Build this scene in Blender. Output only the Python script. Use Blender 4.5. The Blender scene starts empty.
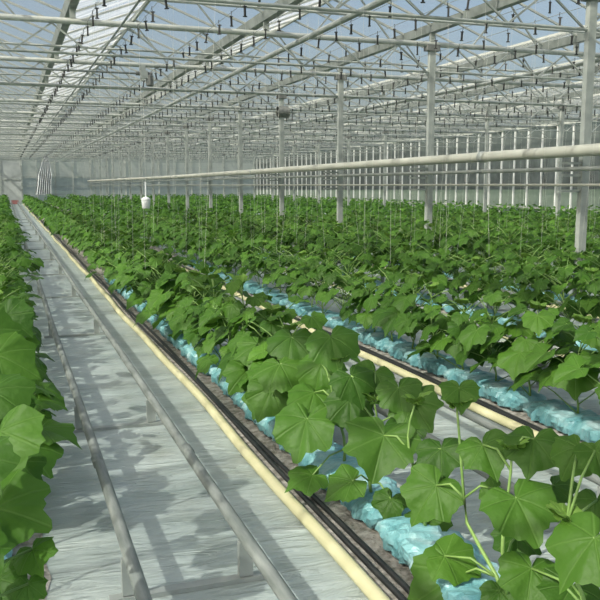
import bpy, math, random
import numpy as np
from math import sin, cos, atan, atan2, sqrt, pi, radians

random.seed(11)
S = bpy.context.scene
COL = S.collection

# ------------------------------------------------------------------ camera
F, H = 815.0, 1.54
VPX, VPY = 6.0, 185.0
PITCH = atan((300 - VPY) / F)
YAW = atan((300 - VPX) / sqrt(F * F + (300 - VPY) ** 2))
cd = bpy.data.cameras.new('camera'); cam = bpy.data.objects.new('camera', cd); COL.objects.link(cam)
cam.location = (0, 0, H); cam.rotation_euler = (pi / 2 - PITCH, 0, -YAW)
cd.sensor_width = 36; cd.lens = F / 600 * 36; cd.clip_start = 0.05; cd.clip_end = 500
S.camera = cam

# ------------------------------------------------------------------ world, sun, exposure
w = bpy.data.worlds.new('world'); S.world = w; w.use_nodes = True
nt = w.node_tree
bg = nt.nodes['Background']
sky = nt.nodes.new('ShaderNodeTexSky'); sky.sky_type = 'NISHITA'; sky.sun_disc = False
SUN_DIR = np.array([0.69, 0.27, -0.68]); SUN_DIR /= np.linalg.norm(SUN_DIR)
sky.sun_elevation = math.asin(-SUN_DIR[2]); sky.sun_rotation = atan2(-SUN_DIR[0], -SUN_DIR[1])
sky.air_density = 1.0; sky.dust_density = 6.0; sky.ozone_density = 1.6
nt.links.new(sky.outputs[0], bg.inputs[0]); bg.inputs[1].default_value = 0.27
sl = bpy.data.lights.new('sun', 'SUN'); sl.energy = 6.2; sl.angle = radians(0.6); sl.color = (1.0, 0.96, 0.90)
so = bpy.data.objects.new('sun', sl); COL.objects.link(so); so.location = (-10, -5, 12)
import mathutils
so.rotation_euler = mathutils.Vector(SUN_DIR).to_track_quat('-Z', 'Y').to_euler()
S.view_settings.view_transform = 'Standard'; S.view_settings.look = 'None'
S.view_settings.gamma = 1; S.view_settings.use_curve_mapping = False
S.view_settings.exposure = -0.2
S.cycles.transparent_max_bounces = 24
S.cycles.max_bounces = 7
S.cycles.diffuse_bounces = 3
S.cycles.caustics_reflective = False; S.cycles.caustics_refractive = False
S.cycles.sample_clamp_indirect = 4

# ------------------------------------------------------------------ pixel <-> place (only used to measure real positions)
fw = np.array([sin(YAW) * cos(PITCH), cos(YAW) * cos(PITCH), -sin(PITCH)])
rt = np.array([cos(YAW), -sin(YAW), 0.0]); upv = np.cross(rt, fw); CAM = np.array([0, 0, H])
def ray(px, py): return rt * (px - 300) / F + upv * (300 - py) / F + fw
def on_x(px, py, x): d = ray(px, py); return CAM + d * x / d[0]
def on_y(px, py, y): d = ray(px, py); return CAM + d * y / d[1]
def depth(p): return float((np.asarray(p) - CAM) @ fw)
def unit(v): v = np.asarray(v, float); return v / (np.linalg.norm(v) + 1e-9)

# ------------------------------------------------------------------ materials
def mat(name):
    m = bpy.data.materials.new(name); m.use_nodes = True
    t = m.node_tree; p = t.nodes['Principled BSDF']; return m, t, p
def N(t, kind, **kw):
    n = t.nodes.new(kind)
    for k, v in kw.items(): setattr(n, k, v)
    return n
def noise(t, scale, detail=4, vec=None, stretch=None):
    n = N(t, 'ShaderNodeTexNoise'); n.inputs['Scale'].default_value = scale; n.inputs['Detail'].default_value = detail
    tc = N(t, 'ShaderNodeTexCoord')
    src = tc.outputs['Object']
    if stretch:
        mp = N(t, 'ShaderNodeMapping'); mp.inputs['Scale'].default_value = stretch
        t.links.new(src, mp.inputs[0]); src = mp.outputs[0]
    t.links.new(src, n.inputs['Vector']); return n
def ramp(t, fac, stops):
    r = N(t, 'ShaderNodeValToRGB'); e = r.color_ramp.elements
    while len(e) < len(stops): e.new(0.5)
    for el, (p, c) in zip(e, stops): el.position = p; el.color = (*c, 1)
    t.links.new(fac, r.inputs[0]); return r
def simple(name, a, b, scale=8, rough=0.6, metal=0.0, bump=0.0, stretch=None, bscale=None):
    m, t, p = mat(name)
    n = noise(t, scale, stretch=stretch)
    r = ramp(t, n.outputs['Fac'], [(0.3, a), (0.7, b)])
    t.links.new(r.outputs[0], p.inputs['Base Color'])
    p.inputs['Roughness'].default_value = rough; p.inputs['Metallic'].default_value = metal
    if bump:
        nb = noise(t, bscale or scale * 3, stretch=stretch)
        b_ = N(t, 'ShaderNodeBump'); b_.inputs['Strength'].default_value = bump; b_.inputs['Distance'].default_value = 0.02
        t.links.new(nb.outputs['Fac'], b_.inputs['Height']); t.links.new(b_.outputs[0], p.inputs['Normal'])
    return m

M_STEEL = simple('galvanised_steel', (0.26, 0.29, 0.27), (0.40, 0.43, 0.40), 6, 0.5, 0.1)
M_WHITE = simple('white_steel', (0.33, 0.36, 0.33), (0.47, 0.49, 0.45), 5, 0.5)
M_BAR = simple('white_bar', (0.66, 0.68, 0.66), (0.78, 0.8, 0.78), 5, 0.5)
M_GUTTER = simple('grey_gutter', (0.14, 0.16, 0.15), (0.24, 0.27, 0.26), 5, 0.5, 0.1)
M_PIPE = simple('pale_pipe', (0.36, 0.37, 0.31), (0.50, 0.51, 0.44), 3, 0.55, 0.0, stretch=(3, .3, 3))
M_RAIL = simple('worn_rail', (0.15, 0.175, 0.16), (0.28, 0.305, 0.28), 9, 0.65, 0.0, 0.1, stretch=(4, .6, 4))
M_HOSE = simple('cream_hose', (0.52, 0.50, 0.28), (0.66, 0.63, 0.39), 5, 0.5)
M_BLACK = simple('black_plastic', (0.012, 0.013, 0.013), (0.03, 0.032, 0.03), 8, 0.5)
M_WPLAST = simple('white_plastic', (0.78, 0.82, 0.82), (0.88, 0.9, 0.9), 6, 0.45)
M_MOTOR = simple('grey_motor', (0.10, 0.11, 0.10), (0.2, 0.21, 0.2), 12, 0.5)
M_RED = simple('faded_red', (0.42, 0.16, 0.15), (0.5, 0.22, 0.2), 8, 0.6)
M_STRING = simple('string', (0.6, 0.62, 0.55), (0.7, 0.7, 0.65), 8, 0.8)
M_SOIL = simple('gritty_soil', (0.16, 0.15, 0.12), (0.52, 0.50, 0.45), 22, 0.95, 0, 0.6, bscale=60)
M_OUT = simple('outside_ground', (0.10, 0.15, 0.08), (0.2, 0.25, 0.15), 0.6, 1.0)
M_PANEL = simple('pale_panel', (0.34, 0.37, 0.36), (0.44, 0.47, 0.45), 2, 0.6)

def floor_material():
    m, t, p = mat('white_ground_film')
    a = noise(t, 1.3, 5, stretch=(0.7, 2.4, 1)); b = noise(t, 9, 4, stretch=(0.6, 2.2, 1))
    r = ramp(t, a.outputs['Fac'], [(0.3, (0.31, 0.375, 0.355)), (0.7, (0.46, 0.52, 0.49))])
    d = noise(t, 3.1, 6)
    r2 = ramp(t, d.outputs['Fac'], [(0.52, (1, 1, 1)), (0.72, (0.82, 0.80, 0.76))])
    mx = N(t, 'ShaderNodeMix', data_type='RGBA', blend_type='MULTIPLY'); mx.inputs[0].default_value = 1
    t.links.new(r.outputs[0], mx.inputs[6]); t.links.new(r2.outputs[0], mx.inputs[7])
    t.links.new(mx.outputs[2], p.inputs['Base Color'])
    p.inputs['Roughness'].default_value = 0.42
    # crumpled folds: ridged noise
    ad = N(t, 'ShaderNodeMath', operation='SUBTRACT'); ad.inputs[1].default_value = 0.5
    ab = N(t, 'ShaderNodeMath', operation='ABSOLUTE')
    c = noise(t, 5.5, 3, stretch=(0.45, 2.0, 1)); c.inputs['Distortion'].default_value = 1.2
    t.links.new(c.outputs['Fac'], ad.inputs[0]); t.links.new(ad.outputs[0], ab.inputs[0])
    sm = N(t, 'ShaderNodeMath', operation='MULTIPLY_ADD'); sm.inputs[1].default_value = 0.35
    t.links.new(b.outputs['Fac'], sm.inputs[0]); t.links.new(ab.outputs[0], sm.inputs[2])
    bp = N(t, 'ShaderNodeBump'); bp.inputs['Strength'].default_value = 0.8; bp.inputs['Distance'].default_value = 0.06
    t.links.new(sm.outputs[0], bp.inputs['Height']); t.links.new(bp.outputs[0], p.inputs['Normal'])
    return m
M_FLOOR = floor_material()

def bag_material():
    m, t, p = mat('pale_blue_film')
    a = noise(t, 6, 5)
    r = ramp(t, a.outputs['Fac'], [(0.35, (0.10, 0.29, 0.32)), (0.55, (0.21, 0.43, 0.45)), (0.78, (0.50, 0.62, 0.62))])
    t.links.new(r.outputs[0], p.inputs['Base Color']); p.inputs['Roughness'].default_value = 0.35
    c = noise(t, 9, 4); c.inputs['Distortion'].default_value = 1.5
    bp = N(t, 'ShaderNodeBump'); bp.inputs['Strength'].default_value = 0.7; bp.inputs['Distance'].default_value = 0.03
    t.links.new(c.outputs['Fac'], bp.inputs['Height']); t.links.new(bp.outputs[0], p.inputs['Normal'])
    return m
M_BAG = bag_material()

def glass_material(name, tint, dust, dustmin, dustmax, streak=(1, 1, 1)):
    m, t, p = mat(name); t.nodes.remove(p); out = t.nodes['Material Output']
    tr = N(t, 'ShaderNodeBsdfTransparent'); tr.inputs[0].default_value = (*tint, 1)
    tl = N(t, 'ShaderNodeBsdfTranslucent'); tl.inputs[0].default_value = (*dust, 1)
    df = N(t, 'ShaderNodeBsdfDiffuse'); df.inputs[0].default_value = (*dust, 1)
    ds = N(t, 'ShaderNodeMixShader'); ds.inputs[0].default_value = 0.35
    t.links.new(tl.outputs[0], ds.inputs[1]); t.links.new(df.outputs[0], ds.inputs[2])
    n = noise(t, 1.6, 5, stretch=streak)
    mr = N(t, 'ShaderNodeMapRange'); mr.inputs[1].default_value = 0.3; mr.inputs[2].default_value = 0.7
    mr.inputs[3].default_value = dustmin; mr.inputs[4].default_value = dustmax
    t.links.new(n.outputs['Fac'], mr.inputs[0])
    mx = N(t, 'ShaderNodeMixShader'); t.links.new(mr.outputs[0], mx.inputs[0])
    t.links.new(tr.outputs[0], mx.inputs[1]); t.links.new(ds.outputs[0], mx.inputs[2])
    t.links.new(mx.outputs[0], out.inputs[0]); return m
M_GLASS = glass_material('clear_roof_glass', (0.80, 0.81, 0.76), (0.55, 0.57, 0.56), 0.06, 0.22, (1, 1, 3))
M_GLASSW = glass_material('whitened_roof_glass', (0.82, 0.84, 0.82), (0.60, 0.62, 0.59), 0.2, 0.65, (1, 3, 1))
M_SIDE = glass_material('side_glass', (0.40, 0.44, 0.40), (0.42, 0.46, 0.42), 0.25, 0.5, (1, 1, 1))
M_ENDF = glass_material('end_film', (0.66, 0.66, 0.6), (0.58, 0.59, 0.54), 0.86, 0.98, (1, 1, 3))
M_ENDL = glass_material('end_film_low', (0.5, 0.55, 0.53), (0.44, 0.48, 0.46), 0.8, 0.95, (1, 1, 3))
M_SHEET = glass_material('gathered_film', (0.9, 0.9, 0.9), (0.88, 0.9, 0.88), 0.7, 0.9, (1, 1, 1))

def leaf_material(name, dark, light, trans):
    m, t, p = mat(name); out = t.nodes['Material Output']
    at = N(t, 'ShaderNodeAttribute', attribute_name='tint')
    uv = N(t, 'ShaderNodeTexCoord')
    sx = N(t, 'ShaderNodeSeparateXYZ'); t.links.new(uv.outputs['UV'], sx.inputs[0])
    # palmate veins: distance to the nearest of the radial ribs
    def mth(op, a, b=None, c=None):
        n = N(t, 'ShaderNodeMath', operation=op)
        for i, v in enumerate((a, b, c)):
            if v is None: continue
            if isinstance(v, (int, float)): n.inputs[i].default_value = v
            else: t.links.new(v, n.inputs[i])
        return n.outputs[0]
    ux = mth('SUBTRACT', mth('MULTIPLY', sx.outputs[0], 2.0), 1.0); uy = mth('SUBTRACT', mth('MULTIPLY', sx.outputs[1], 2.0), 1.0)
    ang = mth('ARCTAN2', ux, uy); rad = mth('SQRT', mth('ADD', mth('MULTIPLY', ux, ux), mth('MULTIPLY', uy, uy)))
    k = mth('DIVIDE', ang, 0.80)
    fr = mth('ABSOLUTE', mth('SUBTRACT', k, mth('ROUND', k)))
    dist = mth('MULTIPLY', mth('MULTIPLY', fr, 0.80), rad)
    vein = N(t, 'ShaderNodeMapRange'); vein.inputs[1].default_value = 0.004; vein.inputs[2].default_value = 0.022
    vein.inputs[3].default_value = 1; vein.inputs[4].default_value = 0; t.links.new(dist, vein.inputs[0])
    n = noise(t, 14, 3)
    mixf = mth('ADD', mth('MULTIPLY', at.outputs['Fac'], 0.75), mth('MULTIPLY', n.outputs['Fac'], 0.25))
    r = ramp(t, mixf, [(0.1, dark), (0.85, light)])
    oi = N(t, 'ShaderNodeObjectInfo')
    hs = N(t, 'ShaderNodeHueSaturation')
    mr = N(t, 'ShaderNodeMapRange'); mr.inputs[3].default_value = 0.85; mr.inputs[4].default_value = 1.15
    t.links.new(oi.outputs['Random'], mr.inputs[0]); t.links.new(mr.outputs[0], hs.inputs['Value'])
    t.links.new(r.outputs[0], hs.inputs['Color'])
    mv = N(t, 'ShaderNodeMix', data_type='RGBA'); t.links.new(mth('MULTIPLY', vein.outputs[0], 0.13), mv.inputs[0])
    t.links.new(hs.outputs[0], mv.inputs[6]); mv.inputs[7].default_value = (0.26, 0.42, 0.12, 1)
    t.links.new(mv.outputs[2], p.inputs['Base Color'])
    p.inputs['Roughness'].default_value = 0.5; p.inputs['Specular IOR Level'].default_value = 0.25
    nb = N(t, 'ShaderNodeTexNoise'); nb.inputs['Scale'].default_value = 11; t.links.new(uv.outputs['UV'], nb.inputs['Vector'])
    bh = mth('SUBTRACT', nb.outputs['Fac'], mth('MULTIPLY', vein.outputs[0], 0.35))
    bp = N(t, 'ShaderNodeBump'); bp.inputs['Strength'].default_value = 0.5; bp.inputs['Distance'].default_value = 0.012
    t.links.new(bh, bp.inputs['Height']); t.links.new(bp.outputs[0], p.inputs['Normal'])
    tl = N(t, 'ShaderNodeBsdfTranslucent'); t.links.new(mv.outputs[2], tl.inputs[0])
    mx = N(t, 'ShaderNodeMixShader'); mx.inputs[0].default_value = trans
    t.links.new(p.outputs[0], mx.inputs[1]); t.links.new(tl.outputs[0], mx.inputs[2])
    t.links.new(mx.outputs[0], out.inputs[0]); return m
M_LEAF = leaf_material('cucumber_leaf', (0.026, 0.086, 0.009), (0.092, 0.215, 0.024), 0.3)
M_TIP = leaf_material('young_leaf', (0.08, 0.19, 0.025), (0.19, 0.34, 0.06), 0.3)
M_STEM = simple('green_stem', (0.14, 0.26, 0.06), (0.24, 0.38, 0.10), 10, 0.5)

# ------------------------------------------------------------------ mesh helpers
class MB:
    def __init__(s): s.v = []; s.f = []; s.uv = {}; s.tint = {}; s.n = 0
    def add(s, pts, faces, uv=None, tint=None):
        o = s.n; pts = [tuple(map(float, p)) for p in pts]
        s.v += pts; s.f += [tuple(i + o for i in f) for f in faces]; s.n += len(pts)
        if uv is not None:
            for i, q in enumerate(uv): s.uv[o + i] = q
        if tint is not None:
            for i in range(len(pts)): s.tint[o + i] = tint
    def box(s, c, d, rz=0.0):
        cx, cy, cz = c; a, b, h = d[0] / 2, d[1] / 2, d[2] / 2; ca, sa = cos(rz), sin(rz)
        P = [(cx + x * ca - y * sa, cy + x * sa + y * ca, cz + z) for x in (-a, a) for y in (-b, b) for z in (-h, h)]
        s.add(P, [(0, 1, 3, 2), (4, 6, 7, 5), (0, 4, 5, 1), (2, 3, 7, 6), (0, 2, 6, 4), (1, 5, 7, 3)])
    def bar(s, p, q, a, b=None, up=(0, 0, 1)):
        """rectangular bar from p to q"""
        b = b or a; p = np.asarray(p, float); q = np.asarray(q, float); d = unit(q - p)
        if abs(d @ np.asarray(up)) > 0.98: up = (0, 1, 0)
        x = unit(np.cross(d, up)); y = np.cross(x, d)
        P = [c + x * i * a / 2 + y * j * b / 2 for c in (p, q) for i, j in ((-1, -1), (1, -1), (1, 1), (-1, 1))]
        s.add(P, [(3, 2, 1, 0), (4, 5, 6, 7), (0, 1, 5, 4), (1, 2, 6, 5), (2, 3, 7, 6), (3, 0, 4, 7)])
    def tube(s, path, r, sides=8, flat=1.0):
        path = [np.asarray(p, float) for p in path]; n = len(path)
        rs = r if hasattr(r, '__len__') else [r] * n; P = []
        for i, c in enumerate(path):
            d = unit(path[min(i + 1, n - 1)] - path[max(i - 1, 0)])
            ref = np.array([0, 0, 1.0]) if abs(d[2]) < 0.9 else np.array([0, 1.0, 0])
            x = unit(np.cross(d, ref)); y = np.cross(x, d)
            for k in range(sides):
                a = 2 * pi * k / sides; P.append(c + rs[i] * (x * cos(a) + y * sin(a) * flat))
        Fc = [(i * sides + k, i * sides + (k + 1) % sides, (i + 1) * sides + (k + 1) % sides, (i + 1) * sides + k) for i in range(n - 1) for k in range(sides)]
        Fc += [tuple(range(sides))[::-1], tuple((n - 1) * sides + k for k in range(sides))]
        s.add(P, Fc)
    def lathe(s, prof, c, sides=20):
        P = [(c[0] + r * cos(2 * pi * k / sides), c[1] + r * sin(2 * pi * k / sides), c[2] + z) for r, z in prof for k in range(sides)]
        n = len(prof)
        Fc = [(i * sides + k, i * sides + (k + 1) % sides, (i + 1) * sides + (k + 1) % sides, (i + 1) * sides + k) for i in range(n - 1) for k in range(sides)]
        Fc += [tuple(range(sides))[::-1], tuple((n - 1) * sides + k for k in range(sides))]
        s.add(P, Fc)
    def mesh(s, name, material, smooth=False):
        me = bpy.data.meshes.new(name); me.from_pydata(s.v, [], s.f)
        if s.uv:
            arr = np.full((s.n, 2), 0.5, np.float32); idx = list(s.uv); arr[idx] = [s.uv[i] for i in idx]
            li = np.empty(len(me.loops), np.int32); me.loops.foreach_get('vertex_index', li)
            ul = me.uv_layers.new(name='UVMap'); ul.data.foreach_set('uv', arr[li].ravel())
        if s.tint:
            a = me.attributes.new('tint', 'FLOAT', 'POINT'); t = np.full(s.n, 0.5, np.float32)
            for i, q in s.tint.items(): t[i] = q
            a.data.foreach_set('value', t)
        if smooth: me.polygons.foreach_set('use_smooth', [True] * len(me.polygons))
        me.materials.append(material); me.update(); return me
    def build(s, name, material, parent=None, smooth=False, loc=None):
        return link(name, s.mesh(name, material, smooth), parent, loc)
def link(name, me, parent=None, loc=None):
    o = bpy.data.objects.new(name, me); COL.objects.link(o)
    if parent is not None: o.parent = parent
    if loc is not None: o.location = loc
    return o
def tag(o, label=None, cat=None, group=None, kind=None):
    for k, v in (('label', label), ('category', cat), ('group', group), ('kind', kind)):
        if v: o[k] = v
    return o
def thing(name, label, cat, loc=(0, 0, 0), group=None, rz=0):
    o = bpy.data.objects.new(name, None); COL.objects.link(o); o.location = loc; o.rotation_euler = (0, 0, rz)
    o.empty_display_size = 0.1
    return tag(o, label, cat, group)
ORD = ['', 'first', 'second', 'third', 'fourth', 'fifth', 'sixth', 'seventh', 'eighth', 'ninth', 'tenth', 'eleventh', 'twelfth', 'thirteenth', 'fourteenth', 'fifteenth', 'sixteenth', 'seventeenth', 'eighteenth', 'nineteenth', 'twentieth']
TENS = {2: 'twenty', 3: 'thirty', 4: 'forty', 5: 'fifty', 6: 'sixty', 7: 'seventy', 8: 'eighty', 9: 'ninety'}
def nth(i):
    if i <= 20: return ORD[i]
    if i % 10 == 0: return TENS[i // 10][:-1] + 'ieth'
    return TENS[i // 10] + '-' + ORD[i % 10]

# ------------------------------------------------------------------ layout
X0, PITCHX = 1.53, 1.72                     # first bed right of the aisle, bed spacing
ROWS = [X0 + PITCHX * k for k in range(-1, 12)]
COLX, BAY, ZG, ZR = 6.86, 2.92, 4.13, 4.72  # post row, roof bay, gutter and ridge height
GUT = [COLX + BAY * k for k in range(-7, 6)]
XL, XR = GUT[0], GUT[-1]
YF, YE = -3.5, 72.5
POSTY = [8.58 + 4.02 * k for k in range(16)]
ZU, ZL = 3.88, 3.43                         # truss chords

# ------------------------------------------------------------------ floor and outside ground
m = MB(); m.add([(XL, YF, 0), (XR, YF, 0), (XR, YE, 0), (XL, YE, 0)], [(0, 1, 2, 3)])
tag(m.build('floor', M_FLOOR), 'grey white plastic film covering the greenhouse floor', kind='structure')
m = MB(); m.add([(-150, -60, -.05), (200, -60, -.05), (200, 250, -.05), (-150, 250, -.05)], [(0, 1, 2, 3)])
tag(m.build('ground', M_OUT), kind='structure')

# ------------------------------------------------------------------ roof
def slope(mb, xa, za, xb, zb):
    n = 19; P = []; Fc = []
    for i in range(n + 1):
        y = YF + (YE - YF) * i / n; P += [(xa, y, za), (xb, y, zb)]
    for i in range(n): Fc.append((2 * i, 2 * i + 1, 2 * i + 3, 2 * i + 2))
    mb.add(P, Fc)
mc, mw, mbar = MB(), MB(), MB()
for i in range(len(GUT) - 1):
    a, b = GUT[i] + .07, GUT[i + 1] - .07; r = (a + b) / 2
    slope(mw, a, ZG + .06, r, ZR); slope(mc, r, ZR, b, ZG + .06)
    y = YF
    while y < YE:
        mbar.bar((a, y, ZG + .05), (r, y, ZR - .015), .03, .035); mbar.bar((r, y, ZR - .015), (b, y, ZG + .05), .03, .035); y += 1.0
ceil = mc.build('ceiling', M_GLASS); tag(ceil, kind='structure')
mw.build('whitened_glazing', M_GLASSW, ceil); mbar.build('glazing_bar', M_WHITE, ceil)
for i in range(len(GUT) - 1):
    r = (GUT[i] + GUT[i + 1]) / 2
    m = MB(); m.bar((r, YF, ZR), (r, YE, ZR), .05, .07); m.build('ridge_bar', M_WHITE, ceil)
for i, x in enumerate(GUT):
    m = MB()
    pr = [(-.09, .07), (-.075, .07), (-.05, -.05), (.05, -.05), (.075, .07), (.09, .07), (.06, -.065), (-.06, -.065)]
    P = [(x + u, y, ZG + v) for y in (YF, YE) for u, v in pr]
    m.add(P, [(k, (k + 1) % 8, 8 + (k + 1) % 8, 8 + k) for k in range(8)])
    o = m.build('trim_%d' % (i + 1), M_GUTTER); tag(o, kind='structure')

# ------------------------------------------------------------------ walls
# far wall
m = MB(); m.add([(XL, YE, 2.25), (XR, YE, 2.25), (XR, YE, ZR), (XL, YE, ZR)], [(0, 1, 2, 3)])
wf = m.build('wall_far', M_ENDF); tag(wf, kind='structure')
m = MB(); m.add([(XL, YE, 0), (XR, YE, 0), (XR, YE, 2.25), (XL, YE, 2.25)], [(0, 1, 2, 3)]); m.build('lower_film', M_ENDL, wf)
x = XL
while x <= XR + .01:
    m = MB(); m.bar((x, YE - .08, 0), (x, YE - .08, ZG), .11 if abs((x - COLX) / BAY - round((x - COLX) / BAY)) < .05 else .06, .08); m.build('wall_post', M_WHITE, wf); x += BAY / 2
for z, h in ((2.2, .10), (1.45, .05), (.75, .05), (3.9, .12)):
    m = MB(); m.bar((XL, YE - .1, z), (XR, YE - .1, z), .05, h); m.build('wall_rail', M_STEEL if z < 2 else M_WHITE, wf)
# door at the end of the aisle
m = MB()
for a, b in (((-.35, 0), (-.35, 3.7)), ((1.25, 0), (1.25, 3.7)), ((-.35, 3.7), (1.25, 3.7)), ((-.35, 2.0), (1.25, 2.0))):
    m.bar((a[0], YE - .16, a[1]), (b[0], YE - .16, b[1]), .10, .10, up=(0, 1, 0))
d = m.build('door_1', M_STEEL); tag(d, kind='structure')
m = MB(); m.box((.45, YE - .15, 1.85), (1.5, .02, 3.6)); m.build('door_panel', M_PANEL, d)
# side walls
for nm, x, sgn in (('wall_right', XR, -1), ('wall_left', XL, 1)):
    m = MB(); m.add([(x, YF, 0), (x, YE, 0), (x, YE, ZG), (x, YF, ZG)], [(0, 1, 2, 3)])
    wr = m.build(nm, M_SIDE); tag(wr, kind='structure')
    bars = MB(); y = YF
    while y <= YE:
        bars.bar((x + sgn * .05, y, 0), (x + sgn * .05, y, ZG - .1), .065, .06, up=(0, 1, 0)); y += 1.0
    bars.build('glazing_bar', M_BAR, wr)
    for z in (.55, ZG - .12):
        m = MB(); m.bar((x + sgn * .1, YF, z), (x + sgn * .1, YE, z), .06, .1); m.build('wall_rail', M_WHITE, wr)

# ------------------------------------------------------------------ trusses
TX0, TX1 = XL, XR
def make_truss(y):
    t = thing('roof_truss', None, 'truss', (0, y, 0), 'lattice roof trusses')
    m = MB(); m.tube([(TX0, 0, ZU), (TX1, 0, ZU)], .044, 12); m.build('upper_chord', M_WHITE, t, True)
    m = MB(); m.tube([(TX0, 0, ZL), (TX1, 0, ZL)], .02, 8); m.build('lower_chord', M_STEEL, t)
    m = MB(); x = TX0; k = 0
    while x < TX1 - .5:
        a, b = (ZU - .04, ZL) if k % 2 == 0 else (ZL, ZU - .04)
        m.bar((x, 0, a), (x + .55, 0, b), .024, .024); x += .55; k += 1
    m.build('lattice_web', M_STEEL, t)
    for gx in GUT:
        m = MB(); m.bar((gx, 0, ZU + .04), (gx, 0, ZG - .06), .08, .06); m.build('gutter_strut', M_STEEL, t)
    for gx in GUT[:-1]:
        m = MB(); r = gx + BAY / 2
        m.bar((r - .7, .0, ZU), (r, 0, ZR - .04), .025, .025); m.bar((r + .7, 0, ZU), (r, 0, ZR - .04), .025, .025); m.build('ridge_brace', M_STEEL, t)
    return t
def copy_tree(o, parent=None):
    c = o.copy(); COL.objects.link(c)
    if parent is not None: c.parent = parent
    for ch in list(o.children): copy_tree(ch, c)
    return c
t0 = make_truss(POSTY[0])
for i, y in enumerate(POSTY):
    t = t0 if i == 0 else copy_tree(t0)
    t.location = (0, y, 0)
    tag(t, 'white lattice roof truss across the bays, %s counted from the camera' % nth(i + 1))
# slim tube halfway between the trusses
for i, y in enumerate(POSTY[:-1]):
    m = MB(); m.tube([(TX0, y + 2.15, 3.86), (TX1, y + 2.15, 3.86)], .02, 6)
    o = m.build('screen_tube', M_WHITE)
    tag(o, 'slim white tube under the roof between the %s and %s trusses from the camera' % (nth(i + 1), nth(i + 2)), 'tube', 'slim tubes between the trusses')

# ------------------------------------------------------------------ posts
def make_post(brackets):
    t = thing('steel_post', None, 'post')
    m = MB(); m.bar((0, 0, .12), (0, 0, ZU - .04), .11, .08, up=(0, 1, 0)); m.build('shaft', M_STEEL, t)
    m = MB(); m.lathe([(.11, 0), (.11, .10), (.08, .13)], (0, 0, 0), 12); m.build('footing', M_WPLAST, t)
    m = MB(); m.box((0, 0, ZU - .06), (.24, .14, .1)); m.build('head_plate', M_MOTOR, t)
    if brackets:
        for z in (1.90, 1.71, 1.515):
            m = MB(); m.box((-.2, .0, z - .09 if z > 1.8 else z - .05), (.36, .035, .03)); m.build('pipe_bracket', M_STEEL, t)
    return t
p1 = make_post(True); p2 = make_post(False)
for i, y in enumerate(POSTY):
    o = p1 if i == 0 else copy_tree(p1); o.location = (COLX, y, 0)
    tag(o, 'grey steel post carrying the stacked heating pipes, %s counted from the camera' % nth(i + 1), group='posts beside the heating pipes')
first = True
for i, y in enumerate(POSTY):
    if y < 19: continue
    o = p2 if first else copy_tree(p2); first = False; o.location = (15.62, y, 0)
    tag(o, 'grey steel post nearer the right glass wall, beside the %s truss from camera' % nth(i + 1), group='posts nearer the right wall')

# ------------------------------------------------------------------ longitudinal pipes
def long_pipe(name, x, z, r, label, cat, material=M_PIPE, y0=YF + .2, y1=YE - .3, dz=0.0, couple=True):
    t = thing(name, label, cat, (x, 0, 0))
    n = 40; P = [(0, y0 + (y1 - y0) * i / n, z + dz * max(0, (1 - i / n * 2))) for i in range(n + 1)]
    m = MB(); m.tube(P, r, 14); m.build('pipe', material, t, True)
    if couple:
        for k in range(4):
            y = 10.5 + 12 * k; i = (y - y0) / (y1 - y0)
            zz = z + dz * max(0, (1 - 2 * i)); m = MB(); m.tube([(0, y - .06, zz), (0, y + .06, zz)], r * 1.12, 14); m.build('coupling', M_STEEL, t, True)
    return t
long_pipe('heating_pipe', 6.6, 1.87, .073, 'thick pale heating main running along the posts, uppermost of three', 'pipe', dz=.12)
long_pipe('heating_pipe', 6.6, 1.735, .028, 'slim grey heating pipe along the posts, middle of three', 'pipe', M_STEEL)
long_pipe('heating_pipe', 6.6, 1.54, .017, 'thin pale pipe along the posts, lowest of three', 'pipe')
long_pipe('overhead_pipe', 4.5, 3.80, .045, 'thick pale overhead pipe crossing below the trusses', 'pipe', M_STEEL, couple=False)
long_pipe('overhead_pipe', 1.66, 3.80, .016, 'thin dark overhead pipe running above the first crop bed', 'pipe', M_GUTTER, couple=False)
long_pipe('overhead_pipe', 10.3, 3.80, .04, 'thick pale overhead pipe beyond the post line', 'pipe', M_STEEL, couple=False)

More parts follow.
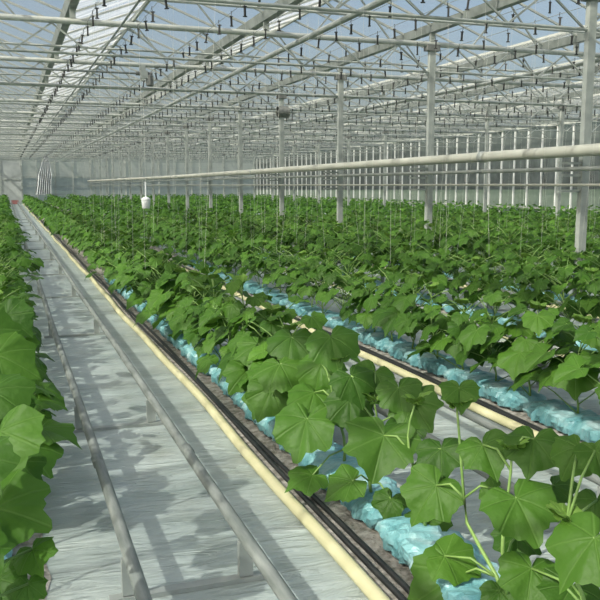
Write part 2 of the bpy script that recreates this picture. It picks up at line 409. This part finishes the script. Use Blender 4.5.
# ------------------------------------------------------------------ beds: soil strips, hoses, drip lines, bags
BED_NAMES = ['bed left of the aisle'] + ['%s bed right of aisle' % q for q in ('first', 'second', 'third', 'fourth')]
def bed(k): return BED_NAMES[k] if k < len(BED_NAMES) else '%s bed right of aisle' % nth(k)
for k, x in enumerate(ROWS[:5]):
    m = MB(); rnd = random.Random(k); P = []; n = 300
    for i in range(n + 1):
        y = YF + .2 + (YE - YF - 1) * (i / n) ** 1.6
        P += [(x - .29 + rnd.uniform(-.015, .015), y, .004), (x - .12, y, .03), (x + .12, y, .03), (x + .27 + rnd.uniform(-.02, .02), y, .004)]
    m.add(P, [(4 * i + j, 4 * i + j + 1, 4 * i + j + 5, 4 * i + j + 4) for i in range(n) for j in range(3)])
    tag(m.build('soil_strip', M_SOIL), 'gritty grey soil strip under the bags of the ' + bed(k), 'soil', 'soil strips', 'stuff')
    rnd = random.Random(40 + k)
    if k:
        P = []; y = YF + .5; a, b = rnd.uniform(0, 6), rnd.uniform(0, 6)
        while y < 70: P.append((x - .305 + .012 * sin(y * .9 + a) + .008 * sin(y * 2.3 + b), y, .034)); y += .25
        m = MB(); m.tube(P, .03, 10, 1.0)
        tag(m.build('water_hose', M_HOSE, None, True), 'cream yellow water hose along the aisle edge of the ' + bed(k), 'hose', 'cream water hoses')
    for j, dx in enumerate((-.225, -.19)):
        P = []; y = YF + .5; a = rnd.uniform(0, 6)
        while y < 60: P.append((x + dx + .012 * sin(y * 1.1 + a), y, .036)); y += .3
        m = MB(); m.tube(P, .0125, 8)
        tag(m.build('drip_line', M_BLACK, None, True), 'black drip pipe on the ' + bed(k) + (', nearer the hose' if j == 0 else ', nearer the bags'), 'pipe', 'black drip pipes')

def bag_mesh(seed):
    rnd = np.random.RandomState(seed); m = MB(); nx, ny = 14, 40; L, W_, Hh = .98, .28, .12; P = []
    ph = rnd.uniform(0, 6, 12)
    for j in range(ny + 1):
        v = j / ny * 2 - 1; end = max(0.0, 1 - abs(v) ** 10)
        for i in range(nx):
            a = 2 * pi * i / nx; c_, s_ = cos(a), sin(a)
            u = math.copysign(abs(c_) ** .6, c_) * W_ / 2; z = math.copysign(abs(s_) ** .6, s_) * Hh / 2
            n = .012 * sin(9 * v + 3 * a + ph[0]) + .010 * sin(23 * v - 2 * a + ph[1]) + .008 * sin(41 * v + 5 * a + ph[2]) + rnd.uniform(-.007, .007)
            k = (0.25 + .75 * end ** .5); P.append((u * (1 + n * 4) * (0.6 + .4 * k), v * L / 2, max(-Hh / 2, z * k * (1 + n * 9))))
    Fc = [(j * nx + i, j * nx + (i + 1) % nx, (j + 1) * nx + (i + 1) % nx, (j + 1) * nx + i) for j in range(ny) for i in range(nx)]
    Fc += [tuple(range(nx))[::-1], tuple(ny * nx + i for i in range(nx))]
    m.add(P, Fc); return m.mesh('substrate_bag', M_BAG)
BAGS = [bag_mesh(s) for s in range(4)]
rnd = random.Random(3)
for k, (x, ya, yb) in enumerate(((ROWS[0], .9, 6), (ROWS[1], 1.0, 13), (ROWS[2], 2.4, 15), (ROWS[3], 4.5, 16), (ROWS[4], 6.5, 15))):
    y = ya; n = 1
    while y < yb:
        o = link('substrate_bag', BAGS[rnd.randrange(4)], None, (x + .01 + rnd.uniform(-.015, .015), y + .5, .09)); o.rotation_euler = (0, 0, rnd.uniform(-.03, .03) + (pi if rnd.random() < .5 else 0))
        tag(o, 'crumpled pale blue growing bag in the %s, %s from the camera' % (bed(k), nth(n)), 'growing bag', 'growing bags')
        y += 1.03; n += 1

# ------------------------------------------------------------------ rail tracks in the aisles
SUPY = [1.2, 2.92, 5.15, 8.55] + [11.6 + 3.0 * i for i in range(20)]
def track(xc, k):
    t = thing('rail_track', 'grey steel pipe rail track in the ' + ('main aisle' if k == 0 else '%s aisle to the right of the main one' % nth(k)), 'rail track', (xc, 0, 0), 'pipe rail tracks')
    for sx in (-.225, .225):
        P = [(sx + .004 * sin(y * .8 + sx * 9), y, .185) for y in np.arange(YF + .6, YE - 1.5, .8)]
        m = MB(); m.tube(P, .026, 10); r = m.build('rail', M_RAIL, t, True)
        if k == 0:
            for y in (4.0, 9.9):
                m = MB(); m.tube([(sx, y - .05, .185), (sx, y + .05, .185)], .029, 10); m.build('joint_sleeve', M_RAIL, r, True)
    for y in SUPY[:24 if k == 0 else 10]:
        e = bpy.data.objects.new('support', None); COL.objects.link(e); e.parent = t; e.location = (0, y, 0); e.empty_display_size = .1
        m = MB(); m.box((0, 0, .010), (.60, .045, .018)); m.build('crossbar', M_STEEL, e)
        for sx in (-.225, .225):
            m = MB(); m.box((sx, 0, .093), (.055, .03, .14)); m.build('upright', M_STEEL, e)
for k in range(5): track(.59 + PITCHX * k, k)

# ------------------------------------------------------------------ leaves
HALF = [(0, .83), (6, .74), (13, .67), (22, .625), (32, .615), (41, .64), (49, .68), (55, .665), (63, .60), (72, .565), (82, .57), (91, .60), (98, .575), (109, .50), (122, .46), (136, .40), (150, .34), (164, .23), (176, .07)]
def leaf_proto(seed):
    r_ = np.random.RandomState(seed); out = []
    angs = [(-a, r) for a, r in HALF[::-1]] + HALF[1:]
    for i, (a, r) in enumerate(angs):
        out.append((radians(a), r * (1 + r_.uniform(-.04, .04) + (.02 if i % 2 else -.02))))
    rings = [.34, .68, 1.0]; P = [(0, 0, 0)]; fold = r_.uniform(.05, .42); droop = r_.uniform(.15, .6); tw = r_.uniform(-.15, .15); ph = r_.uniform(0, 6)
    for q in rings:
        for a, r in out:
            x, y = r * q * sin(a), r * q * cos(a); d = sqrt(x * x + y * y)
            z = fold * abs(x) * (1 - .5 * d) - droop * d * d - .10 * max(0, -y) + tw * x * y + (.05 * q ** 2) * sin(5 * a + ph) + .016 * q * sin(11 * a + ph * 2)
            P.append((x, y, z))
    n = len(out); Fc = [(0, 1 + i, 1 + i + 1) for i in range(n - 1)]
    for k in range(2):
        b, c = 1 + k * n, 1 + (k + 1) * n
        Fc += [(b + i, c + i, c + i + 1, b + i + 1) for i in range(n - 1)]
    Fc = [f[::-1] for f in Fc]
    P = np.array(P); uv = [((p[0] + 1) / 2, (p[1] + 1) / 2) for p in P]
    return P, Fc, uv
LEAVES = [leaf_proto(s) for s in range(10)]
def add_leaf(mb, base, tip, normal, s, seed, tint):
    P, Fc, uv = LEAVES[seed % 10]
    n = unit(normal); t = unit(np.asarray(tip) - n * (np.asarray(tip) @ n)); x = np.cross(t, n)
    Q = np.asarray(base) + s * (P[:, :1] * x + P[:, 1:2] * t + P[:, 2:3] * n)
    mb.add(Q, Fc, uv, tint)
SUNW = unit(-SUN_DIR)

def auto_plant(seed, height=.62, nleaf=13, size=.26, spread=1.0):
    """stem, foliage and growing tip meshes of one plant rooted at the origin"""
    r = random.Random(seed); st, fo, tp = MB(), MB(), MB()
    lean = (r.uniform(-.06, .06), r.uniform(-.06, .06)); n = 9; path = []
    for i in range(n + 1):
        f = i / n; path.append(np.array([lean[0] * f + .02 * sin(f * 7 + seed), lean[1] * f + .02 * cos(f * 6 + seed), height * f]))
    st.tube(path, [.0075 - .004 * i / n for i in range(n + 1)], 6)
    az = r.uniform(0, 6.28)
    for i in range(nleaf):
        f = .12 + .84 * i / (nleaf - 1); az += 2.4 + r.uniform(-.4, .4)
        f = f if i > 3 else .08 + .1 * i; c = path[min(n, int(f * n))]; s = size * (1.05 - .55 * max(0, f - .45) / .55) * r.uniform(.8, 1.15)
        out = np.array([cos(az), sin(az), 0]); L = r.uniform(.11, .31) * (1.15 - .45 * f) * spread
        b = c + out * L + np.array([0, 0, L * r.uniform(.35, .9)])
        mid = (c + b) / 2 + np.array([0, 0, .02])
        st.tube([c, mid, b], [.0045, .004, .003], 5)
        dr = r.uniform(.3, 1.3)
        tip = out - np.array([0, 0, dr]) ; nor = np.array([0, 0, 1.0]) + out * dr * .8 + SUNW * .5 + np.array([r.uniform(-.25, .25), r.uniform(-.25, .25), 0])
        add_leaf(fo, b, tip, nor, s * .83, r.randrange(10), r.random() * .75 + .1 + .2 * f)
    top = path[-1]
    for i in range(4):
        a = az + 1.6 * i; o = np.array([cos(a), sin(a), .6 + .3 * i]); add_leaf(tp, top + o * .02, o, np.array([-o[0], -o[1], 1.2]), .055 + .012 * i, i + seed, .5 + .12 * i)
    for i in range(2):
        a = r.uniform(0, 6.28); P = [top + np.array([cos(a) * q, sin(a) * q, q * 1.2 + .0]) * .1 + np.array([.01 * sin(q * 9), .01 * cos(q * 9), 0]) for q in np.linspace(0, 1, 6)]
        tp.tube(P, .0015, 4)
    return st, fo, tp
PROTO, PROTO_DENSE = [], []
for s in range(8):
    st, fo, tp = auto_plant(s + 50, height=.50 + .03 * (s % 5), nleaf=30 + s % 4, size=.165 + .01 * (s % 4), spread=1.4)
    PROTO_DENSE.append((st.mesh('stem', M_STEM, True), fo.mesh('foliage', M_LEAF, True), tp.mesh('growing_tip', M_TIP, True)))
for s in range(10):
    st, fo, tp = auto_plant(s, height=.50 + .03 * (s % 5), nleaf=19 + s % 4, size=.215 + .014 * (s % 4))
    PROTO.append((st.mesh('stem', M_STEM, True), fo.mesh('foliage', M_LEAF, True), tp.mesh('growing_tip', M_TIP, True)))
def place_plant(x, y, z, seed, label, group):
    r = random.Random(seed); st, fo, tp = PROTO[r.randrange(10)] if x * x + y * y < 62 else PROTO_DENSE[r.randrange(8)]
    t = thing('cucumber_plant', label, 'plant', (x, y, z), group, r.uniform(-.9, .9)); sc = r.uniform(.9, 1.12); t.scale = (sc, sc, sc * r.uniform(.92, 1.1))
    link('stem', st, t); link('foliage', fo, t); link('growing_tip', tp, t)
    return t

# --- the nearest plants, their leaves measured one by one
def measured_plant(row_k, y, leaves, label, height, stem_path=None):
    x = ROWS[row_k]; base = np.array([x, y, .15])
    t = thing('cucumber_plant', label, 'plant', tuple(base), 'plants of the ' + bed(row_k))
    st, fo, tp = MB(), MB(), MB(); r = random.Random(int(y * 100) + row_k)
    if stem_path is None:
        stem_path = [base + np.array([.03 * sin(f * 5 + y * 7) , .03 * cos(f * 4 + y), height * f]) for f in np.linspace(0, 1, 9)]
    sp = [np.asarray(p) - base for p in stem_path]
    st.tube(sp, [.0085 - .004 * i / (len(sp) - 1) for i in range(len(sp))], 6)
    for c, wid, ang, seed, tint in leaves:
        a = radians(ang); img = rt * cos(a) - upv * sin(a)
        toc = unit(CAM - c); nor = unit(toc * .75 + np.array([0, 0, .62]) + SUNW * .35 + np.array([r.uniform(-.4, .4), r.uniform(-.4, .4), 0]))
        tip = unit(img - nor * (img @ nor)); s = wid / 1.14
        b = c - tip * s * .26 - base
        add_leaf(fo, b, tip, nor, s, seed, tint)
        zz = min(max(b[2] - r.uniform(.02, .10), .04), sp[-1][2]); q = min(sp, key=lambda p: abs(p[2] - zz))
        mid = (q + b) / 2 + np.array([0, 0, .03]); st.tube([q, mid, b], [.005, .0045, .0035], 6)
    top = sp[-1]
    for i in range(5):
        a = 1.3 * i + y * 9; o = np.array([cos(a), sin(a), .5 + .3 * i]); add_leaf(tp, top + o * .02, o, np.array([-o[0], -o[1], 1.2]), .042 + .008 * i, i, .5 + .1 * i)
    st.build('stem', M_STEM, t, True); fo.build('foliage', M_LEAF, t, True); tp.build('growing_tip', M_TIP, t, True)
    return t
RIGHT = [  # blade centre, width in px, tip direction, bed-side plane x, tint
    (380, 450, 74, 100, 1.40, .55), (303, 432, 66, 95, 1.30, .5), (304, 478, 44, 130, 1.27, .6), (355, 384, 46, 75, 1.45, .2), (350, 410, 50, 85, 1.5, .2),
    (428, 497, 64, 120, 1.45, .6), (441, 459, 52, 80, 1.58, .2), (487, 455, 54, 70, 1.52, .5), (532, 450, 58, 95, 1.60, .35),
    (572, 456, 50, 115, 1.62, .55), (598, 460, 44, 80, 1.66, .5), (524, 512, 76, 75, 1.50, .55), (582, 552, 86, 120, 1.46, .65), (440, 584, 82, 150, 1.40, .6),
    (457, 561, 56, 40, 1.46, .8), (530, 582, 64, 100, 1.49, .6), (517, 545, 48, 90, 1.58, .15), (343, 486, 46, 140, 1.36, .6), (387, 506, 36, 110, 1.5, .3),
    (422, 528, 52, 90, 1.55, .45), (490, 492, 28, 160, 1.6, .6), (405, 430, 46, 80, 1.6, .15), (312, 400, 52, 100, 1.42, .5), (333, 346, 54, 80, 1.5, .35), (372, 380, 42, 110, 1.55, .45),
    (400, 397, 46, 80, 1.6, .4), (418, 410, 52, 60, 1.66, .5), (460, 395, 40, 90, 1.53, .6), (267, 398, 50, 110, 1.32, .5), (285, 372, 56, 70, 1.38, .6), (330, 412, 46, 60, 1.5, .35),
    (470, 592, 54, 70, 1.55, .3), (596, 510, 46, 90, 1.7, .4), (318, 374, 50, 100, 1.5, .5), (560, 490, 40, 60, 1.74, .25), (255, 352, 46, 90, 1.36, .55), (500, 600, 40, 90, 1.5, .3), (566, 595, 60, 110, 1.55, .3), (290, 345, 50, 90, 1.45, .3), (242, 375, 44, 120, 1.3, .5)]
PY = [1.86, 2.22, 2.48, 2.86, 3.28, 3.70, 4.15]
ass = {y: [] for y in PY}
for i, (px, py, wpx, ang, x, tint) in enumerate(RIGHT):
    c = on_x(px, py, x); y = min(PY, key=lambda q: abs(q - c[1])); ass[y].append((c, wpx * depth(c) / F, ang, i * 3 + 1, tint))
SP = [on_x(px, py, 1.53) for px, py in ((502, 596), (497, 577), (480, 547), (467, 523), (464, 498), (462, 473), (460, 445), (458, 420), (457, 410))]
for i, y in enumerate(PY):
    if y == 2.48:
        measured_plant(1, float(SP[0][1]), ass[y], 'young cucumber plant with a bare upright stem in the first bed right of the aisle', .5, SP)
    else:
        measured_plant(1, y, ass[y], 'big-leaved cucumber plant in the first bed right of the aisle, %s from the camera' % nth(i + 1), .40 + .1 * (i % 2))
LEFT = [  # blade centre, width px, tip direction, distance y, tint
    (14, 322, 48, 40, 3.5, .2), (10, 360, 66, 25, 3.1, .7), (2, 396, 70, 40, 2.8, .4), (2, 448, 88, 75, 2.55, .75), (12, 512, 92, 25, 2.35, .6),
    (34, 556, 46, 60, 2.3, .8), (28, 592, 36, 80, 2.25, .5), (-20, 470, 80, 60, 2.3, .3), (-30, 560, 90, 60, 2.2, .3), (-10, 340, 70, 40, 3.2, .4), (0, 590, 60, 70, 2.35, .3), (22, 345, 34, 60, 3.5, .8), (25, 468, 44, 45, 2.7, .2), (18, 415, 44, 30, 2.9, .35)]
PYL = [2.15, 2.55, 3.0, 3.4]
ass = {y: [] for y in PYL}
for i, (px, py, wpx, ang, yy, tint) in enumerate(LEFT):
    c = on_y(px, py, yy); y = min(PYL, key=lambda q: abs(q - c[1])); ass[y].append((c, wpx * depth(c) / F, ang, i * 3 + 2, tint))
for i, y in enumerate(PYL):
    measured_plant(0, y, ass[y], 'tall leafy cucumber plant in the bed left of the aisle, %s from the camera' % nth(i + 1), .62)

# --- all other plants: the 300 nearest one by one, the far rest as one crop
spots = []
for k, x in enumerate(ROWS):
    y = {0: 3.8, 1: 4.5}.get(k, max(1.0, 1.12 * x - .5)); n = {0: 4, 1: 7}.get(k, 0); rr = random.Random(k * 7 + 5)
    while y < YE - 1.2:
        n += 1; spots.append((x * x + y * y, k, x + rr.uniform(-.05, .05), y, n)); y += (.58 if k == 0 and y < 16 else .43) + rr.uniform(-.05, .05)
spots.sort()
for j, (d2, k, x, y, n) in enumerate(spots[:289]):
    lab = 'cucumber plant in the %s, %s from the camera' % (bed(k), nth(n))
    place_plant(x, y, .14, j * 13 + 1, lab, 'plants of the ' + bed(k))
# distant crop with simplified blades
def far_crop(sp):
    rs = np.random.RandomState(5); V = []; T = []; Fc = []; o = 0
    ring = [(0, .8), (45, .64), (95, .56), (140, .45), (180, .12), (220, .45), (265, .56), (315, .64)]
    loc = np.array([(0, 0, .04)] + [(r * sin(radians(a)), r * cos(radians(a)), -.28 * r * r + .12 * abs(sin(radians(a)))) for a, r in ring])
    tri = np.array([(0, 1 + (i + 1) % 8, 1 + i) for i in range(8)])
    for d2, k, x, y, n in sp:
        nl = 19 if d2 < 900 else 15
        for i in range(nl):
            f = i / (nl - 1); a = rs.uniform(0, 6.283); out = np.array([cos(a), sin(a), 0]); L = rs.uniform(.06, .34) * (1.2 - .5 * f)
            b = np.array([x, y, .18 + .55 * f + rs.uniform(-.05, .08)]) + out * L
            dr = rs.uniform(.3, 1.2); nor = unit(np.array([0, 0, 1.0]) + out * dr * .8 + SUNW * .5 + rs.uniform(-.45, .45, 3))
            tip = out - np.array([0, 0, dr]); t = unit(tip - nor * (tip @ nor)); xx = np.cross(t, nor); s = .155 * rs.uniform(.75, 1.25) * (1.1 - .4 * f)
            V.append(b + s * (loc[:, :1] * xx + loc[:, 1:2] * t + loc[:, 2:3] * nor)); T.append(np.full(9, rs.uniform(.1, .95))); Fc.append(tri + o); o += 9
    V = np.concatenate(V); T = np.concatenate(T).astype(np.float32); Fc = np.concatenate(Fc)
    me = bpy.data.meshes.new('distant_crop'); me.vertices.add(len(V)); me.vertices.foreach_set('co', V.astype(np.float32).ravel())
    me.loops.add(Fc.size); me.loops.foreach_set('vertex_index', Fc.astype(np.int32).ravel())
    me.polygons.add(len(Fc)); me.polygons.foreach_set('loop_start', np.arange(0, Fc.size, 3, dtype=np.int32))
    a = me.attributes.new('tint', 'FLOAT', 'POINT'); a.data.foreach_set('value', T)
    me.update(calc_edges=True); me.validate(); me.materials.append(M_LEAFFAR); return link('distant_crop', me)
M_LEAFFAR = M_LEAF
tag(far_crop(spots[289:]), 'dense green carpet of cucumber plants filling the far beds', 'crop', kind='stuff')

# ------------------------------------------------------------------ crop wires and string hooks
WIRES = [x + s for x in ROWS for s in (-.35, .35) if .5 < x + s < 17]
for i, x in enumerate(WIRES):
    m = MB(); m.tube([(x, YF + .2, 3.79), (x, YE - .3, 3.79)], .004, 4)
    k = [j for j, q in enumerate(ROWS) if abs(abs(x - q) - .35) < .01][0]
    tag(m.build('crop_wire', M_STEEL), 'thin steel crop wire high above the %s, %s side' % (bed(k), 'near' if x < ROWS[k] else 'far'), 'wire', 'crop wires')
def hook_mesh():
    m = MB(); m.tube([(0, 0, .015), (.012, 0, .02), (.018, 0, 0), (.008, 0, -.03), (0, 0, -.05)], .004, 5)
    m.box((0, 0, -.11), (.022, .022, .13)); m.box((0, 0, -.05), (.05, .03, .012)); m.box((0, 0, -.17), (.05, .03, .012)); return m.mesh('string_hook', M_BLACK)
HM = hook_mesh()
sm_ = MB(); sm_.tube([(0, 0, -.17), (.01, 0, -3.05)], .0009, 3); SM = sm_.mesh('string', M_STRING)
hs = []
for i, x in enumerate(WIRES):
    y = max(7.5, 1.15 * x); rr = random.Random(i); n = 0
    while y < YE - 2:
        n += 1; hs.append((x * x + y * y, i, x, y + rr.uniform(-.12, .12), n, rr.random())); y += .66
hs.sort(); far = MB()
for j, (d2, i, x, y, n, q) in enumerate(hs):
    if j < 295:
        k = [a for a, b in enumerate(ROWS) if abs(abs(x - b) - .35) < .01][0]
        o = link('string_hook', HM, None, (x, y, 3.79)); o.rotation_euler = (0, q * .3 - .15, q * 6)
        tag(o, 'black string hook, %s wire above %s, %s from camera' % ('near' if x < ROWS[k] else 'far', bed(k), nth(n)), 'hook', 'string hooks on the crop wires')
        if j < 110: link('string', SM, o)
    elif n % 2 or d2 < 900:
        far.box((x, y, 3.68), (.024, .024, .17))
tag(far.build('distant_hooks', M_BLACK), 'black string hooks crowding the far crop wires', 'hooks', kind='stuff')

# ------------------------------------------------------------------ single things
# screen motor hanging on the third truss
p = on_y(143, 71, POSTY[2] + .0)
t = thing('screen_motor', 'dark gear motor hung under the truss above the first beds', 'motor', (float(p[0]), POSTY[2] - .12, 3.70))
m = MB(); m.box((0, 0, -.02), (.13, .12, .15)); m.build('gearbox', M_STEEL, t)
m = MB(); m.lathe([(.05, -.3), (.075, -.28), (.075, -.1), (.06, -.08)], (.11, 0, .06), 14); m.build('motor_housing', M_MOTOR, t)
m = MB(); m.box((-.02, .06, .11), (.12, .05, .12)); m.build('hanger_bracket', M_STEEL, t)
for sx in (-1, 1):
    m = MB(); m.tube([(sx * .08, 0, 0), (sx * .16, 0, 0)], .04, 10); m.build('shaft_coupling', M_MOTOR, t)
m = MB(); m.tube([(TX0 + .3, POSTY[2] - .12, 3.70), (float(p[0]) - .16, POSTY[2] - .12, 3.70)], .02, 8)
tag(m.build('drive_shaft', M_GUTTER), 'dark drive shaft running to the screen motor under the third truss', 'shaft')
# circulation fan
p = on_y(283, 112, POSTY[3])
t = thing('circulation_fan', 'dark round circulation fan hanging under the roof beside the posts', 'fan', tuple(float(q) for q in p))
m = MB(); n = 20
ringp = [(.0, .15), (.3, .15), (.3, .135), (.0, .135)]
P = [(u - .15, r * cos(2 * pi * k / n), r * sin(2 * pi * k / n)) for u, r in ringp for k in range(n)]
m.add(P, [(a * n + k, a * n + (k + 1) % n, ((a + 1) % 4) * n + (k + 1) % n, ((a + 1) % 4) * n + k) for a in range(4) for k in range(n)]); m.build('drum', M_MOTOR, t)
m = MB(); m.tube([(-.1, 0, 0), (.12, 0, 0)], .06, 12); hub = m.build('fan_motor', M_BLACK, t)
for k in range(4):
    a = k * pi / 2 + .4; m = MB(); m.add([(.0, .05 * cos(a), .05 * sin(a)), (.04, .05 * cos(a + .5), .05 * sin(a + .5)), (.05, .13 * cos(a + .5), .13 * sin(a + .5)), (0, .13 * cos(a), .13 * sin(a))], [(0, 1, 2, 3)]); m.build('blade', M_STEEL, hub)
m = MB(); m.bar((0, 0, .14), (0, 0, ZL - float(p[2])), .012); m.build('hanging_rod', M_STEEL, t)
# white sensor box hanging above the crop
p = on_y(146, 203, POSTY[2])
t = thing('sensor_box', 'white climate sensor box hanging on a cord just above the green crop', 'sensor', tuple(float(q) for q in p))
t.scale = (.8, .8, 1)
m = MB(); m.lathe([(.085, -.11), (.10, -.10), (.115, .06), (.11, .09), (.05, .11)], (0, 0, 0), 16); m.build('housing', M_WPLAST, t, True)
m = MB(); m.lathe([(.12, .06), (.12, .075), (.06, .12), (.02, .125)], (0, 0, .0), 16); m.build('lid', M_WPLAST, t, True)
m = MB(); m.tube([(0, 0, .12), (0, 0, .42)], .022, 8); m.build('conduit', M_WPLAST, t)
m = MB(); m.tube([(0, 0, .4), (0, 0, ZL - .02 - float(p[2]))], .005, 5); m.build('cord', M_STRING, t)
# gathered film by the far wall
p = on_y(46, 178, YE - .7)
t = thing('plastic_sheet', 'white plastic sheet gathered and hanging against the far wall', 'sheet', (float(p[0]), YE - .7, 0))
m = MB(); n = 60; P = []; zt, zb = 4.05, .75
for j in range(15):
    f = j / 14; z = zt + (zb - zt) * f; wdt = .12 + .95 * f ** .8 if f < .5 else .67 + .25 * abs(f - .62)
    for i in range(n + 1):
        u = i / n - .5; P.append((u * wdt * 1.7 - .35 * f + .1, .22 * sin(i * .75) * (.4 + f), z))
m.add(P, [(j * (n + 1) + i, j * (n + 1) + i + 1, (j + 1) * (n + 1) + i + 1, (j + 1) * (n + 1) + i) for j in range(14) for i in range(n)])
m.build('folds', M_WPLAST, t, True)
m = MB(); m.tube([(.1, 0, 3.98), (.1, .57, 3.92)], .03, 8); m.build('tie', M_STRING, t)
# red crate at the end of the aisle
t = thing('crate', 'faded red crate standing at the far end of the main aisle', 'crate', (.62, YE - 2.0, 0))
for a, b in (((0, -.19, .17), (.56, .02, .3)), ((0, .19, .17), (.56, .02, .3)), ((-.27, 0, .17), (.02, .38, .3)), ((.27, 0, .17), (.02, .38, .3))):
    m = MB(); m.box(a, b); m.build('side_panel', M_RED, t)
m = MB(); m.box((0, 0, .012), (.56, .4, .024)); m.build('bottom_panel', M_RED, t)
